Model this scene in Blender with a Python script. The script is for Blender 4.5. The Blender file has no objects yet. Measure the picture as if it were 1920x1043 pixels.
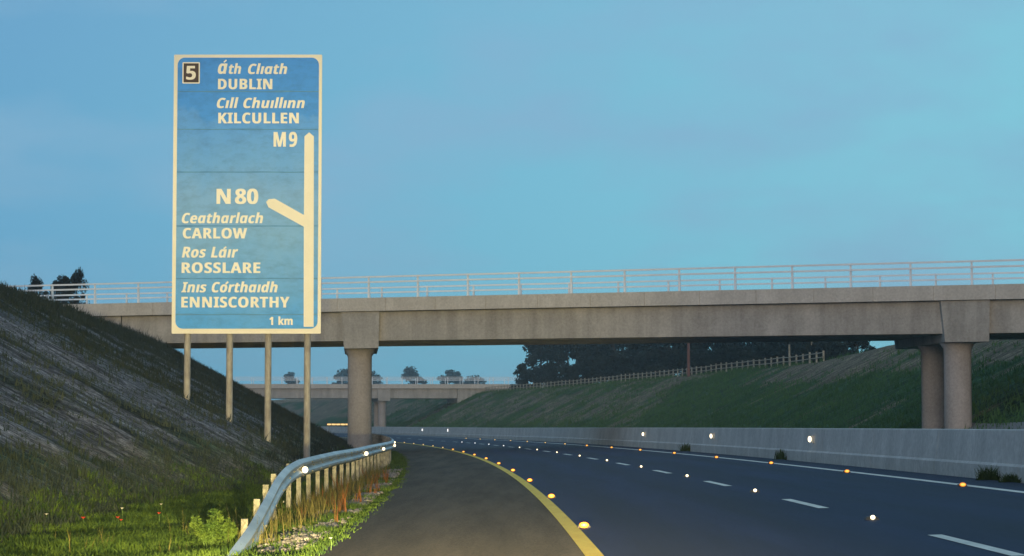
import bpy, math, random
import numpy as np
from mathutils import Vector, noise

# ------------------------------------------------------------------ camera, sky, sun, exposure
SC = bpy.context.scene
COL = SC.collection
F = 4400.0                                   # focal length in photograph pixels (1920 wide)
TH = math.atan(275.5 / F)                    # camera pitch: horizon at y = 797
CZ = 1.3
cam = bpy.data.objects.new('camera', bpy.data.cameras.new('camera'))
COL.objects.link(cam)
cam.location = (0, 0, CZ)
cam.rotation_euler = (math.pi / 2 + TH, 0, 0)
cam.data.sensor_width = 36.0
cam.data.lens = 36.0 * F / 1920.0
cam.data.clip_start = 0.1
cam.data.clip_end = 9000
SC.camera = cam

SUN_EL, SUN_AZ = math.radians(6.0), math.radians(184.0)   # azimuth from +Y towards +X: low behind the camera
sd = Vector((math.sin(SUN_AZ) * math.cos(SUN_EL), math.cos(SUN_AZ) * math.cos(SUN_EL), math.sin(SUN_EL)))
sun = bpy.data.objects.new('sun', bpy.data.lights.new('sun', 'SUN'))
COL.objects.link(sun)
sun.rotation_euler = sd.to_track_quat('Z', 'Y').to_euler()
sun.data.energy = 1.0
sun.data.angle = math.radians(22)
sun.data.color = (1.0, 0.76, 0.50)

W = bpy.data.worlds.new('World')
SC.world = W
W.use_nodes = True
def build_world():
    nt = W.node_tree
    nt.nodes.clear()
    N, L = nt.nodes.new, nt.links.new
    out = N('ShaderNodeOutputWorld'); bg = N('ShaderNodeBackground'); bg.inputs['Strength'].default_value = 0.1
    sky = N('ShaderNodeTexSky'); sky.sky_type = 'NISHITA'; sky.sun_disc = False
    sky.sun_elevation = SUN_EL; sky.sun_rotation = SUN_AZ; sky.ozone_density = 3.0; sky.dust_density = 0.6
    tc = N('ShaderNodeTexCoord'); sep = N('ShaderNodeSeparateXYZ'); L(tc.outputs['Generated'], sep.inputs[0])
    # dusk colours by height above the horizon
    rz = N('ShaderNodeValToRGB'); L(sep.outputs['Z'], rz.inputs[0])
    e = rz.color_ramp.elements
    e[0].position, e[0].color = 0.0, (0.20, 0.55, 0.83, 1)
    e[1].position, e[1].color = 1.0, (0.17, 0.31, 0.50, 1)
    for p, c in ((0.05, (0.20, 0.53, 0.80, 1)), (0.12, (0.205, 0.51, 0.765, 1)), (0.19, (0.215, 0.48, 0.74, 1)), (0.5, (0.24, 0.42, 0.62, 1))):
        k = e.new(p); k.color = c
    # left is a little deeper, right a little paler
    mx = N('ShaderNodeMapRange'); L(sep.outputs['X'], mx.inputs['Value'])
    mx.inputs['From Min'].default_value = -0.22; mx.inputs['From Max'].default_value = 0.16
    mx.inputs['To Min'].default_value = 0.0; mx.inputs['To Max'].default_value = 1.0
    side = N('ShaderNodeMix'); side.data_type = 'RGBA'; side.blend_type = 'MIX'
    L(mx.outputs[0], side.inputs[0])
    side.inputs[6].default_value = (0.74, 0.83, 0.875, 1); side.inputs[7].default_value = (1.18, 1.26, 1.03, 1)
    mul = N('ShaderNodeMix'); mul.data_type = 'RGBA'; mul.blend_type = 'MULTIPLY'; mul.inputs[0].default_value = 1
    L(rz.outputs[0], mul.inputs[6]); L(side.outputs[2], mul.inputs[7])
    # thin soft cloud veils
    mp = N('ShaderNodeMapping'); mp.inputs['Scale'].default_value = (3.0, 3.0, 9.0); mp.inputs['Rotation'].default_value = (0, 0.25, 0)
    L(tc.outputs['Generated'], mp.inputs[0])
    no = N('ShaderNodeTexNoise'); no.inputs['Scale'].default_value = 2.6; no.inputs['Detail'].default_value = 5; no.inputs['Roughness'].default_value = 0.52
    L(mp.outputs[0], no.inputs['Vector'])
    cr = N('ShaderNodeMapRange'); cr.inputs['From Min'].default_value = 0.42; cr.inputs['From Max'].default_value = 0.66
    cr.inputs['To Min'].default_value = 0.0; cr.inputs['To Max'].default_value = 0.8
    L(no.outputs[0], cr.inputs['Value'])
    cl = N('ShaderNodeMix'); cl.data_type = 'RGBA'; L(cr.outputs[0], cl.inputs[0]); L(mul.outputs[2], cl.inputs[6])
    cl.inputs[7].default_value = (0.26, 0.49, 0.70, 1)
    # afterglow on the side of the sky where the sun went down (behind the camera)
    gl = N('ShaderNodeMapRange'); L(sep.outputs['Y'], gl.inputs['Value'])
    gl.inputs['From Min'].default_value = 0.1; gl.inputs['From Max'].default_value = -0.9
    gl.inputs['To Min'].default_value = 0.0; gl.inputs['To Max'].default_value = 1.0
    warm = N('ShaderNodeMix'); warm.data_type = 'RGBA'; L(gl.outputs[0], warm.inputs[0]); L(cl.outputs[2], warm.inputs[6])
    warm.inputs[7].default_value = (0.40, 0.47, 0.60, 1)
    sc10 = N('ShaderNodeMix'); sc10.data_type = 'RGBA'; sc10.blend_type = 'MULTIPLY'; sc10.inputs[0].default_value = 1
    L(warm.outputs[2], sc10.inputs[6]); sc10.inputs[7].default_value = (10, 10, 10, 1)
    fin = N('ShaderNodeMix'); fin.data_type = 'RGBA'; fin.inputs[0].default_value = 0.12
    L(sc10.outputs[2], fin.inputs[6]); L(sky.outputs[0], fin.inputs[7])
    L(fin.outputs[2], bg.inputs['Color']); L(bg.outputs[0], out.inputs['Surface'])
build_world()
SC.view_settings.view_transform = 'Standard'
SC.view_settings.look = 'None'
SC.view_settings.exposure = 0.0
SC.view_settings.gamma = 1.0

# the headlamps of the car the photograph was taken from
def headlamp(x):
    l = bpy.data.lights.new('headlamp', 'SPOT'); o = bpy.data.objects.new('headlamp', l); COL.objects.link(o)
    o.location = (x, 1.7, 0.66)
    aim = Vector((-0.085, 1.0, 0.035))
    o.rotation_euler = (-aim).to_track_quat('Z', 'Y').to_euler()
    l.energy = 60000; l.color = (1.0, 0.80, 0.30); l.spot_size = math.radians(21); l.spot_blend = 0.75; l.shadow_soft_size = 0.08
    l.use_shadow = True
for hx in (-0.75, 0.45): headlamp(hx)
def dipped_lamp(x):
    l = bpy.data.lights.new('dipped_headlamp', 'SPOT'); o = bpy.data.objects.new('dipped_headlamp', l); COL.objects.link(o)
    o.location = (x, 1.7, 0.62); o.rotation_euler = (-Vector((0.03, 1.0, -0.058))).to_track_quat('Z', 'Y').to_euler()
    l.energy = 210000; o.scale = (3.6, 1, 1); l.color = (1.0, 0.80, 0.40); l.spot_size = math.radians(6.4); l.spot_blend = 0.9; l.shadow_soft_size = 0.08
for hx in (-0.75, 0.45): dipped_lamp(hx)

R = random.Random(11)
RN = np.random.default_rng(5)

# ------------------------------------------------------------------ measuring helpers
FW = Vector((0, math.cos(TH), math.sin(TH))); UP = Vector((0, -math.sin(TH), math.cos(TH)))
def at(px, py, Y):
    d = Vector((1, 0, 0)) * ((px - 960) / F) + UP * ((521.5 - py) / F) + FW
    return Vector((0, 0, CZ)) + d * (Y / d.y)

# ------------------------------------------------------------------ materials
def mat(name):
    m = bpy.data.materials.new(name); m.use_nodes = True
    return m, m.node_tree, m.node_tree.nodes['Principled BSDF']
def noisy(name, c1, c2, scale=(1, 1, 1), ns=3.0, rough=0.8, detail=6, bump=0.0, bscale=40, lo=0.35, hi=0.65, spec=0.5, metallic=0, bdist=0.02, obj=False):
    m, nt, b = mat(name)
    N, L = nt.nodes.new, nt.links.new
    if obj: co = N('ShaderNodeTexCoord').outputs['Object']
    else: co = N('ShaderNodeNewGeometry').outputs['Position']
    mp = N('ShaderNodeMapping'); mp.inputs['Scale'].default_value = scale; L(co, mp.inputs[0])
    n = N('ShaderNodeTexNoise'); n.inputs['Scale'].default_value = ns; n.inputs['Detail'].default_value = detail; n.inputs['Roughness'].default_value = 0.62
    L(mp.outputs[0], n.inputs['Vector'])
    r = N('ShaderNodeValToRGB'); L(n.outputs[0], r.inputs[0])
    r.color_ramp.elements[0].position = lo; r.color_ramp.elements[0].color = (*c1, 1)
    r.color_ramp.elements[1].position = hi; r.color_ramp.elements[1].color = (*c2, 1)
    L(r.outputs[0], b.inputs['Base Color'])
    b.inputs['Roughness'].default_value = rough
    b.inputs['Specular IOR Level'].default_value = spec
    b.inputs['Metallic'].default_value = metallic
    if bump:
        n2 = N('ShaderNodeTexNoise'); n2.inputs['Scale'].default_value = bscale; n2.inputs['Detail'].default_value = 4
        L(mp.outputs[0], n2.inputs['Vector'])
        bp = N('ShaderNodeBump'); bp.inputs['Strength'].default_value = bump; bp.inputs['Distance'].default_value = bdist
        L(n2.outputs[0], bp.inputs['Height']); L(bp.outputs[0], b.inputs['Normal'])
    return m
def glow(name, col, e):  # reflector lenses emit in place of the headlamp light they throw back
    m, nt, b = mat(name)
    b.inputs['Base Color'].default_value = (*col, 1); b.inputs['Emission Color'].default_value = (*col, 1)
    b.inputs['Emission Strength'].default_value = e; b.inputs['Roughness'].default_value = 0.3
    return m

def concrete_mat(name, c1, c2, streak=0.55):
    m, nt, b = mat(name); N, L = nt.nodes.new, nt.links.new
    g = N('ShaderNodeNewGeometry').outputs['Position']
    def nz(scale, ns, det=5):
        mp = N('ShaderNodeMapping'); mp.inputs['Scale'].default_value = scale; L(g, mp.inputs[0])
        n = N('ShaderNodeTexNoise'); n.inputs['Scale'].default_value = ns; n.inputs['Detail'].default_value = det; n.inputs['Roughness'].default_value = 0.6
        L(mp.outputs[0], n.inputs['Vector']); return n.outputs[0]
    r = N('ShaderNodeValToRGB'); L(nz((1, 1, 1), 0.8), r.inputs[0])
    r.color_ramp.elements[0].position = 0.3; r.color_ramp.elements[0].color = (*c1, 1)
    r.color_ramp.elements[1].position = 0.7; r.color_ramp.elements[1].color = (*c2, 1)
    st = N('ShaderNodeMapRange'); L(nz((1.6, 1.6, 0.12), 1.0), st.inputs['Value'])
    st.inputs['From Min'].default_value = 0.35; st.inputs['From Max'].default_value = 0.62
    st.inputs['To Min'].default_value = streak; st.inputs['To Max'].default_value = 1.0
    fi = N('ShaderNodeMapRange'); L(nz((1, 1, 1), 9.0), fi.inputs['Value'])
    fi.inputs['From Min'].default_value = 0.3; fi.inputs['From Max'].default_value = 0.7
    fi.inputs['To Min'].default_value = 0.82; fi.inputs['To Max'].default_value = 1.1
    mm = N('ShaderNodeMath'); mm.operation = 'MULTIPLY'; L(st.outputs[0], mm.inputs[0]); L(fi.outputs[0], mm.inputs[1])
    mu = N('ShaderNodeMix'); mu.data_type = 'RGBA'; mu.blend_type = 'MULTIPLY'; mu.inputs[0].default_value = 1
    L(r.outputs[0], mu.inputs[6]); L(mm.outputs[0], mu.inputs[7]); L(mu.outputs[2], b.inputs['Base Color'])
    b.inputs['Roughness'].default_value = 0.9; b.inputs['Specular IOR Level'].default_value = 0.25
    bp = N('ShaderNodeBump'); bp.inputs['Strength'].default_value = 0.35; bp.inputs['Distance'].default_value = 0.02
    L(nz((1, 1, 1), 14.0), bp.inputs['Height']); L(bp.outputs[0], b.inputs['Normal'])
    return m

M = {}
M['concrete'] = concrete_mat('bridge_concrete', (0.37, 0.355, 0.32), (0.48, 0.465, 0.425), 0.76)
M['coping'] = concrete_mat('coping_concrete', (0.50, 0.475, 0.42), (0.58, 0.555, 0.50), 0.90)
M['column'] = concrete_mat('column_concrete', (0.39, 0.36, 0.335), (0.47, 0.44, 0.42), 0.86)
M['barrier'] = concrete_mat('barrier_concrete', (0.46, 0.46, 0.44), (0.62, 0.61, 0.58), 0.90)
M['parapet'] = noisy('galvanised_parapet', (0.72, 0.78, 0.84), (0.82, 0.87, 0.90), ns=2.0, rough=0.5, metallic=0.0)
M['rail'] = noisy('galvanised_rail', (0.36, 0.40, 0.44), (0.60, 0.64, 0.68), (1, .3, 1), ns=2.2, rough=0.48, metallic=0.75)
M['railpost'] = noisy('galvanised_post', (0.10, 0.095, 0.085), (0.30, 0.29, 0.25), ns=6.0, rough=0.6)
M['signpost'] = noisy('sign_post_steel', (0.24, 0.22, 0.20), (0.42, 0.40, 0.36), (1, 1, .35), ns=7.0, rough=0.65)
M['frame'] = noisy('cream_reflective', (0.80, 0.76, 0.62), (0.86, 0.82, 0.68), ns=1.2, rough=0.6)
M['letter'] = noisy('white_legend', (0.82, 0.79, 0.66), (0.88, 0.85, 0.74), ns=2.5, rough=0.55)
M['patch'] = noisy('dark_patch', (0.03, 0.018, 0.02), (0.05, 0.028, 0.025), ns=3, rough=0.6)
M['yellow'] = noisy('yellow_paint', (0.82, 0.50, 0.03), (0.92, 0.62, 0.06), (1, .25, 1), ns=5, rough=0.7, lo=.3, hi=.6, bump=1.0, bscale=60, bdist=.03)
M['white'] = noisy('white_paint', (0.66, 0.65, 0.58), (0.88, 0.86, 0.77), (1, .25, 1), ns=5, rough=0.7, bump=1.0, bscale=60, bdist=.03)
M['amber'] = glow('amber_lens_glow', (1.0, 0.56, 0.09), 1.25)
M['rim'] = glow('amber_rim_glow', (1.0, 0.28, 0.02), 0.7)
M['amberfar'] = glow('pale_amber_lens_glow', (1.0, 0.62, 0.22), 1.1)
M['lens'] = glow('white_lens_glow', (1.0, 0.84, 0.55), 2.6)
M['lensw'] = glow('cool_lens_glow', (0.95, 0.98, 1.0), 1.3)
M['stud'] = noisy('stud_casing', (0.02, 0.02, 0.02), (0.05, 0.05, 0.05), ns=20, rough=0.6)
M['timber'] = noisy('fence_timber', (0.22, 0.20, 0.15), (0.42, 0.39, 0.30), ns=4, rough=0.9)
M['pole'] = noisy('pole_timber', (0.13, 0.06, 0.05), (0.2, 0.1, 0.08), (1, 1, .2), ns=4, rough=0.9)
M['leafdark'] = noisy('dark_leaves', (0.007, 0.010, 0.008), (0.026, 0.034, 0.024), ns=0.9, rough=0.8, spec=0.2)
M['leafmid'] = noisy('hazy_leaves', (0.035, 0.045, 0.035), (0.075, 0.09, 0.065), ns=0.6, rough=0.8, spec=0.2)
M['bark'] = noisy('bark', (0.035, 0.03, 0.026), (0.075, 0.062, 0.05), (1, 1, .2), ns=4, rough=0.9)
M['grass'] = noisy('verge_grass', (0.012, 0.036, 0.008), (0.085, 0.135, 0.020), ns=3.2, rough=0.75, spec=0.2)
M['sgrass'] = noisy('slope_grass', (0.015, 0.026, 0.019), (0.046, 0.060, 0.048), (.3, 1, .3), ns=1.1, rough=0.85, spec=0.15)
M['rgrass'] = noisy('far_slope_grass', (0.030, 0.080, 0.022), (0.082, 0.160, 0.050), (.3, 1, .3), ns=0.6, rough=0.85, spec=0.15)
M['dry'] = noisy('dry_stems', (0.055, 0.055, 0.02), (0.17, 0.145, 0.05), ns=3, rough=0.85, spec=0.2)
M['rust'] = noisy('rusty_docks', (0.07, 0.032, 0.014), (0.17, 0.065, 0.02), ns=4, rough=0.85, spec=0.2)
M['gravel'] = noisy('gravel_stone', (0.05, 0.047, 0.046), (0.30, 0.27, 0.265), ns=11, rough=0.9)
M['weed'] = noisy('barrier_weed', (0.012, 0.03, 0.012), (0.04, 0.075, 0.025), ns=8, rough=0.8, spec=0.2)
M['bush'] = noisy('yellow_green_leaves', (0.03, 0.065, 0.012), (0.085, 0.13, 0.022), ns=6, rough=0.7, spec=0.2)
M['red'] = noisy('poppy_petals', (0.55, 0.03, 0.02), (0.75, 0.07, 0.04), ns=20, rough=0.6)
M['daisy'] = noisy('pale_petals', (0.55, 0.5, 0.48), (0.75, 0.72, 0.7), ns=20, rough=0.6)
M['stem'] = noisy('flower_stem', (0.05, 0.10, 0.02), (0.09, 0.15, 0.03), ns=20, rough=0.7)
M['paving'] = noisy('slope_paving', (0.15, 0.14, 0.14), (0.22, 0.205, 0.20), ns=3, rough=0.9, bump=.3)
M['rubber'] = noisy('black_rubber', (0.02, 0.02, 0.02), (0.04, 0.04, 0.04), ns=5, rough=0.8)

def asphalt(name, c1, c2, rough):
    m, nt, b = mat(name); N, L = nt.nodes.new, nt.links.new
    g = N('ShaderNodeNewGeometry').outputs['Position']
    def nz(scale, ns, det):
        mp = N('ShaderNodeMapping'); mp.inputs['Scale'].default_value = scale; L(g, mp.inputs[0])
        n = N('ShaderNodeTexNoise'); n.inputs['Scale'].default_value = ns; n.inputs['Detail'].default_value = det; n.inputs['Roughness'].default_value = .65
        L(mp.outputs[0], n.inputs['Vector']); return n.outputs[0]
    mixv = N('ShaderNodeMath'); mixv.operation = 'ADD'
    a = N('ShaderNodeMath'); a.operation = 'MULTIPLY'; a.inputs[1].default_value = .45; L(nz((1, .35, 1), 34, 3), a.inputs[0])
    c = N('ShaderNodeMath'); c.operation = 'MULTIPLY'; c.inputs[1].default_value = .55; L(nz((1, .06, 1), 1.7, 6), c.inputs[0])
    L(a.outputs[0], mixv.inputs[0]); L(c.outputs[0], mixv.inputs[1])
    r = N('ShaderNodeValToRGB'); L(mixv.outputs[0], r.inputs[0])
    r.color_ramp.elements[0].position = .40; r.color_ramp.elements[0].color = (*c1, 1)
    r.color_ramp.elements[1].position = .60; r.color_ramp.elements[1].color = (*c2, 1)
    la = N('ShaderNodeAttribute'); la.attribute_name = 'lateral'
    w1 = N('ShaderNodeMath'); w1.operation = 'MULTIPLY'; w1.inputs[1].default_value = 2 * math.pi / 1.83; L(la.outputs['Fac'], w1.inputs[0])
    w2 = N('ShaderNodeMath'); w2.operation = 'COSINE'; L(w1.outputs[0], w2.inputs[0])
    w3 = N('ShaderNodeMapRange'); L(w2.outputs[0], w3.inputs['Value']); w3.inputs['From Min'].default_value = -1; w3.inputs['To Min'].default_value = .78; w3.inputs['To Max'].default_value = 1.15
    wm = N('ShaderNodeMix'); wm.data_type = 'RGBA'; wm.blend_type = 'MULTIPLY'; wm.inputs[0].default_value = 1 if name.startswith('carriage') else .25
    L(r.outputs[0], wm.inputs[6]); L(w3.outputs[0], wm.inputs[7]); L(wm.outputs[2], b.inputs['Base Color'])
    b.inputs['Roughness'].default_value = rough; b.inputs['Specular IOR Level'].default_value = 0.24
    bp = N('ShaderNodeBump'); bp.inputs['Strength'].default_value = .8; bp.inputs['Distance'].default_value = .015
    L(nz((1, 1, 1), 70, 3), bp.inputs['Height']); L(bp.outputs[0], b.inputs['Normal'])
    return m
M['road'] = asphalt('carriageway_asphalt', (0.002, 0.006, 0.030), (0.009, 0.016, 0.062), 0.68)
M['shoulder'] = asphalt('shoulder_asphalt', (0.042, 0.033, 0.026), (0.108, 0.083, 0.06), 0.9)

def sign_mat():
    m, nt, b = mat('blue_sign_face'); N, L = nt.nodes.new, nt.links.new
    co = N('ShaderNodeTexCoord').outputs['Object']
    def nz(scale, ns, det, ro=.6):
        mp = N('ShaderNodeMapping'); mp.inputs['Scale'].default_value = scale; L(co, mp.inputs[0])
        n = N('ShaderNodeTexNoise'); n.inputs['Scale'].default_value = ns; n.inputs['Detail'].default_value = det; n.inputs['Roughness'].default_value = ro
        L(mp.outputs[0], n.inputs['Vector']); return n.outputs[0]
    # blue by board height: paler and greyer in the middle, deeper at the top
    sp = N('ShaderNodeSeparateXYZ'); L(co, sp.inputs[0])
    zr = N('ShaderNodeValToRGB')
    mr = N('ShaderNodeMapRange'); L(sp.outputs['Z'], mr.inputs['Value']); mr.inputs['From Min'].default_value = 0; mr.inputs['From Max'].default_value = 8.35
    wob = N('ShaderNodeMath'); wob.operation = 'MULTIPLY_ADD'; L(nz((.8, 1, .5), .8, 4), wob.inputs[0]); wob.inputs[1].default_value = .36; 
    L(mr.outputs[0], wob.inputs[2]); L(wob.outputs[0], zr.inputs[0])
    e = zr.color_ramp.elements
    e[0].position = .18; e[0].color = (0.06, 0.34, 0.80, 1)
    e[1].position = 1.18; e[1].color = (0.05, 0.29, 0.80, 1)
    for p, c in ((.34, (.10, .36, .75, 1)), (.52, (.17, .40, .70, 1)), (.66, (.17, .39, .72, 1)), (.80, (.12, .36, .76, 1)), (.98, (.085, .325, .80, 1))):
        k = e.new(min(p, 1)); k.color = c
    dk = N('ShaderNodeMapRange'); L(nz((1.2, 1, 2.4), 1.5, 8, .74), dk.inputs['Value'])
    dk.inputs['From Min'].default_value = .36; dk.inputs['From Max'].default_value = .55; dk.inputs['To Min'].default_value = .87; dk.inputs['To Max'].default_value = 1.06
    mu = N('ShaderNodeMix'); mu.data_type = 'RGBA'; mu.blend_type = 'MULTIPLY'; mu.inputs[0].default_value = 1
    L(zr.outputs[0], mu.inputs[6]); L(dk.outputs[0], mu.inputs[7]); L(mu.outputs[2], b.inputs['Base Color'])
    b.inputs['Roughness'].default_value = .55; b.inputs['Specular IOR Level'].default_value = .3
    bp = N('ShaderNodeBump'); bp.inputs['Strength'].default_value = .15; bp.inputs['Distance'].default_value = .05
    L(nz((1.5, 1, 3), 1.6, 4), bp.inputs['Height']); L(bp.outputs[0], b.inputs['Normal'])
    return m
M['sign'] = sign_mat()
M['seam'] = noisy('panel_seam', (0.055, 0.22, 0.48), (0.10, 0.30, 0.56), ns=3, rough=.7)

# ------------------------------------------------------------------ mesh helpers
class MB:
    def __init__(s): s.v, s.f, s.sm = [], [], []
    def add(s, vs, fs, smooth=False):
        n = len(s.v); s.v += [tuple(p) for p in vs]; s.f += [tuple(i + n for i in f) for f in fs]; s.sm += [smooth] * len(fs)
    def hexa(s, p): s.add(p, [(0, 3, 2, 1), (4, 5, 6, 7), (0, 1, 5, 4), (1, 2, 6, 5), (2, 3, 7, 6), (3, 0, 4, 7)])
    def box(s, x0, x1, y0, y1, z0, z1):
        s.hexa([(x0, y0, z0), (x1, y0, z0), (x1, y1, z0), (x0, y1, z0), (x0, y0, z1), (x1, y0, z1), (x1, y1, z1), (x0, y1, z1)])
    def prism(s, pts, y0, y1):               # outline in x,z pushed along y
        n = len(pts)
        vs = [(x, y0, z) for x, z in pts] + [(x, y1, z) for x, z in pts]
        s.add(vs, [tuple(range(n)), tuple(range(2 * n - 1, n - 1, -1))] + [(i, i + n, (i + 1) % n + n, (i + 1) % n) for i in range(n)])
    def tube(s, path, rad, n=8, cap=True):
        path = [Vector(p) for p in path]
        if not hasattr(rad, '__len__'): rad = [rad] * len(path)
        rings = []
        for i, p in enumerate(path):
            t = (path[min(i + 1, len(path) - 1)] - path[max(i - 1, 0)]).normalized()
            a = t.cross(Vector((0, 0, 1)) if abs(t.z) < .9 else Vector((1, 0, 0))).normalized(); b = t.cross(a)
            rings.append([p + (a * math.cos(2 * math.pi * k / n) + b * math.sin(2 * math.pi * k / n)) * rad[i] for k in range(n)])
        vs = [q for r in rings for q in r]
        fs = [(i * n + k, i * n + (k + 1) % n, (i + 1) * n + (k + 1) % n, (i + 1) * n + k) for i in range(len(path) - 1) for k in range(n)]
        s.add(vs, fs, True)
        if cap:
            s.add(rings[0], [tuple(range(n))]); s.add(rings[-1], [tuple(range(n - 1, -1, -1))])
    def sweep(s, prof, frames, smooth=False, closed=True):   # frames: list of functions (a, b) -> point
        n = len(prof)
        vs = [fr(a, b) for fr in frames for a, b in prof]
        kk = n if closed else n - 1
        fs = [(i * n + k, i * n + (k + 1) % n, (i + 1) * n + (k + 1) % n, (i + 1) * n + k) for i in range(len(frames) - 1) for k in range(kk)]
        s.add(vs, fs, smooth)
        if closed:
            s.add(vs[:n], [tuple(range(n - 1, -1, -1))]); s.add(vs[-n:], [tuple(range(n))])
    def ball(s, c, rx, ry, rz, n=10, m=6):
        vs = [(c[0], c[1], c[2] - rz)]
        for j in range(1, m):
            t = -math.pi / 2 + math.pi * j / m
            for k in range(n):
                a = 2 * math.pi * k / n
                vs.append((c[0] + rx * math.cos(t) * math.cos(a), c[1] + ry * math.cos(t) * math.sin(a), c[2] + rz * math.sin(t)))
        vs.append((c[0], c[1], c[2] + rz)); top = len(vs) - 1
        fs = [(0, 1 + (k + 1) % n, 1 + k) for k in range(n)]
        for j in range(m - 2):
            for k in range(n): fs.append((1 + j * n + k, 1 + j * n + (k + 1) % n, 1 + (j + 1) * n + (k + 1) % n, 1 + (j + 1) * n + k))
        fs += [(1 + (m - 2) * n + k, 1 + (m - 2) * n + (k + 1) % n, top) for k in range(n)]
        s.add(vs, fs, True)
    def build(s, name, m, parent=None, recalc=True):
        me = bpy.data.meshes.new(name); me.from_pydata(s.v, [], s.f)
        me.polygons.foreach_set('use_smooth', s.sm)
        if recalc:
            import bmesh
            bm = bmesh.new(); bm.from_mesh(me); bmesh.ops.recalc_face_normals(bm, faces=bm.faces); bm.to_mesh(me); bm.free()
        me.materials.append(m); me.update()
        o = bpy.data.objects.new(name, me); COL.objects.link(o)
        if parent: o.parent = parent
        return o
def raw(name, v, t, m, parent=None):
    me = bpy.data.meshes.new(name); me.from_pydata(np.asarray(v).tolist(), [], np.asarray(t).tolist())
    me.materials.append(m); me.update()
    o = bpy.data.objects.new(name, me); COL.objects.link(o)
    if parent: o.parent = parent
    return o
def tag(o, label=None, cat=None, group=None, kind=None):
    if label: o['label'] = label
    if cat: o['category'] = cat
    if group: o['group'] = group
    if kind: o['kind'] = kind
    return o
def empty(name, loc, label, cat, group=None):
    o = bpy.data.objects.new(name, None); COL.objects.link(o); o.location = loc; o.empty_display_size = .2
    return tag(o, label, cat, group)
def copy_tree(o, parent=None):
    kids = list(o.children)
    c = o.copy(); COL.objects.link(c)
    if parent: c.parent = parent
    for k in kids: copy_tree(k, c)
    return c
ORD = ['nearest', 'second', 'third', 'fourth', 'fifth', 'sixth', 'seventh', 'eighth', 'ninth', 'tenth', 'eleventh', 'twelfth', 'thirteenth',
       'fourteenth', 'fifteenth', 'sixteenth', 'seventeenth', 'eighteenth', 'nineteenth', 'twentieth', 'twenty-first']

# ------------------------------------------------------------------ the lie of the land
def xc(Y):                                   # x of the yellow edge line along the left-hand curve
    f = lambda q: 0.86 + 0.0043 * q - 0.0003 * q * q
    if Y > 430: return f(430) + (0.0043 - 0.0006 * 430) * (Y - 430)
    if Y < -40: return f(-40) + (0.0043 + 0.0006 * 40) * (Y + 40)
    return f(Y)
CROSS = 0.03
def zr(Y): return max(-0.16, 0.015 * (xc(Y) - 0.86)) if Y > 0 else 0.0
def road_z(u, Y): return CROSS * (u + 0.9) + zr(Y)
U_L, U_R = -2.85, 20.2
def sstep(a, b, x):
    t = min(1, max(0, (x - a) / (b - a))); return t * t * (3 - 2 * t)
def toe_l(Y): return -7.4 + 2.2 * sstep(42, 68, Y) + 0.4 * sstep(90, 125, Y)
TOE_R = 23.3
def smin(a, b, k):
    h = max(0, min(1, .5 + .5 * (b - a) / k)); return b * (1 - h) + a * h - k * h * (1 - h)
def ground(u, Y):
    if U_L <= u <= U_R: return road_z(u, Y)
    if u < U_L:
        base = road_z(U_L, Y); d = U_L - u; t = U_L - toe_l(Y)
        v = base - 0.10 * min(1, d / 1.2)
        if d > t:
            rise = (d - t) * 0.535
            crest = 6.75 + .2 * noise.noise((u * .05, Y * .03, 3))
            v += smin(rise, crest, 1.2)
        v += (.05 * noise.noise((u * .9, Y * .5, 0)) + .16 * noise.noise((u * .12, Y * .35, 5)) * min(1, max(0, d - t) / 2)) * min(1, d / .8)
        return v
    base = road_z(U_R, Y); d = u - U_R; t = TOE_R - U_R
    v = base - .05 * min(1, d / 1)
    if d > t:
        rise = (d - t) * 0.5
        v += smin(rise, 6.25 + .15 * noise.noise((u * .04, Y * .02, 9)) + 1.3 * sstep(400, 470, Y) + 1.1 * (1 - sstep(176, 206, Y)), 0.8)
    v += (.05 * noise.noise((u * .7, Y * .4, 20)) + .2 * noise.noise((u * .1, Y * .2, 25)) * min(1, max(0, d - t) / 2) * (1 - .8 * sstep(13, 15.5, d))) * min(1, d / .8)
    return v
def gxy(x, Y): return ground(x - xc(Y), Y)

def soil(u, Y):                              # 0 grass .. 1 bare stony soil
    st = noise.noise((u * .10, Y * .42, 1.7)) * .6 + noise.noise((u * .5, Y * 1.1, 7)) * .45
    if u < U_L:
        d = toe_l(Y) - u
        band = .44 * sstep(.3, 2.5, d) * (1 - sstep(9, 13.5, d)) * (1 - sstep(80, 125, Y))
        v = st * 1.3 + band * 1.35 - .34
        if d < .6: v -= .6
    else:
        d = u - TOE_R
        v = st * 1.25 - .22 + .75 * sstep(7.5, 10, d) * (1 - sstep(200, 226, Y)) * (1 if Y > 90 else 0) + .42 * sstep(215, 240, Y) * sstep(10, 12, d) + .50 * sstep(222, 262, Y) * sstep(1.5, 4, d) * (1 - sstep(9, 12, d))
        if d < .8: v -= .5
    return max(0, min(1, v * 2.6 + .1))

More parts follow.
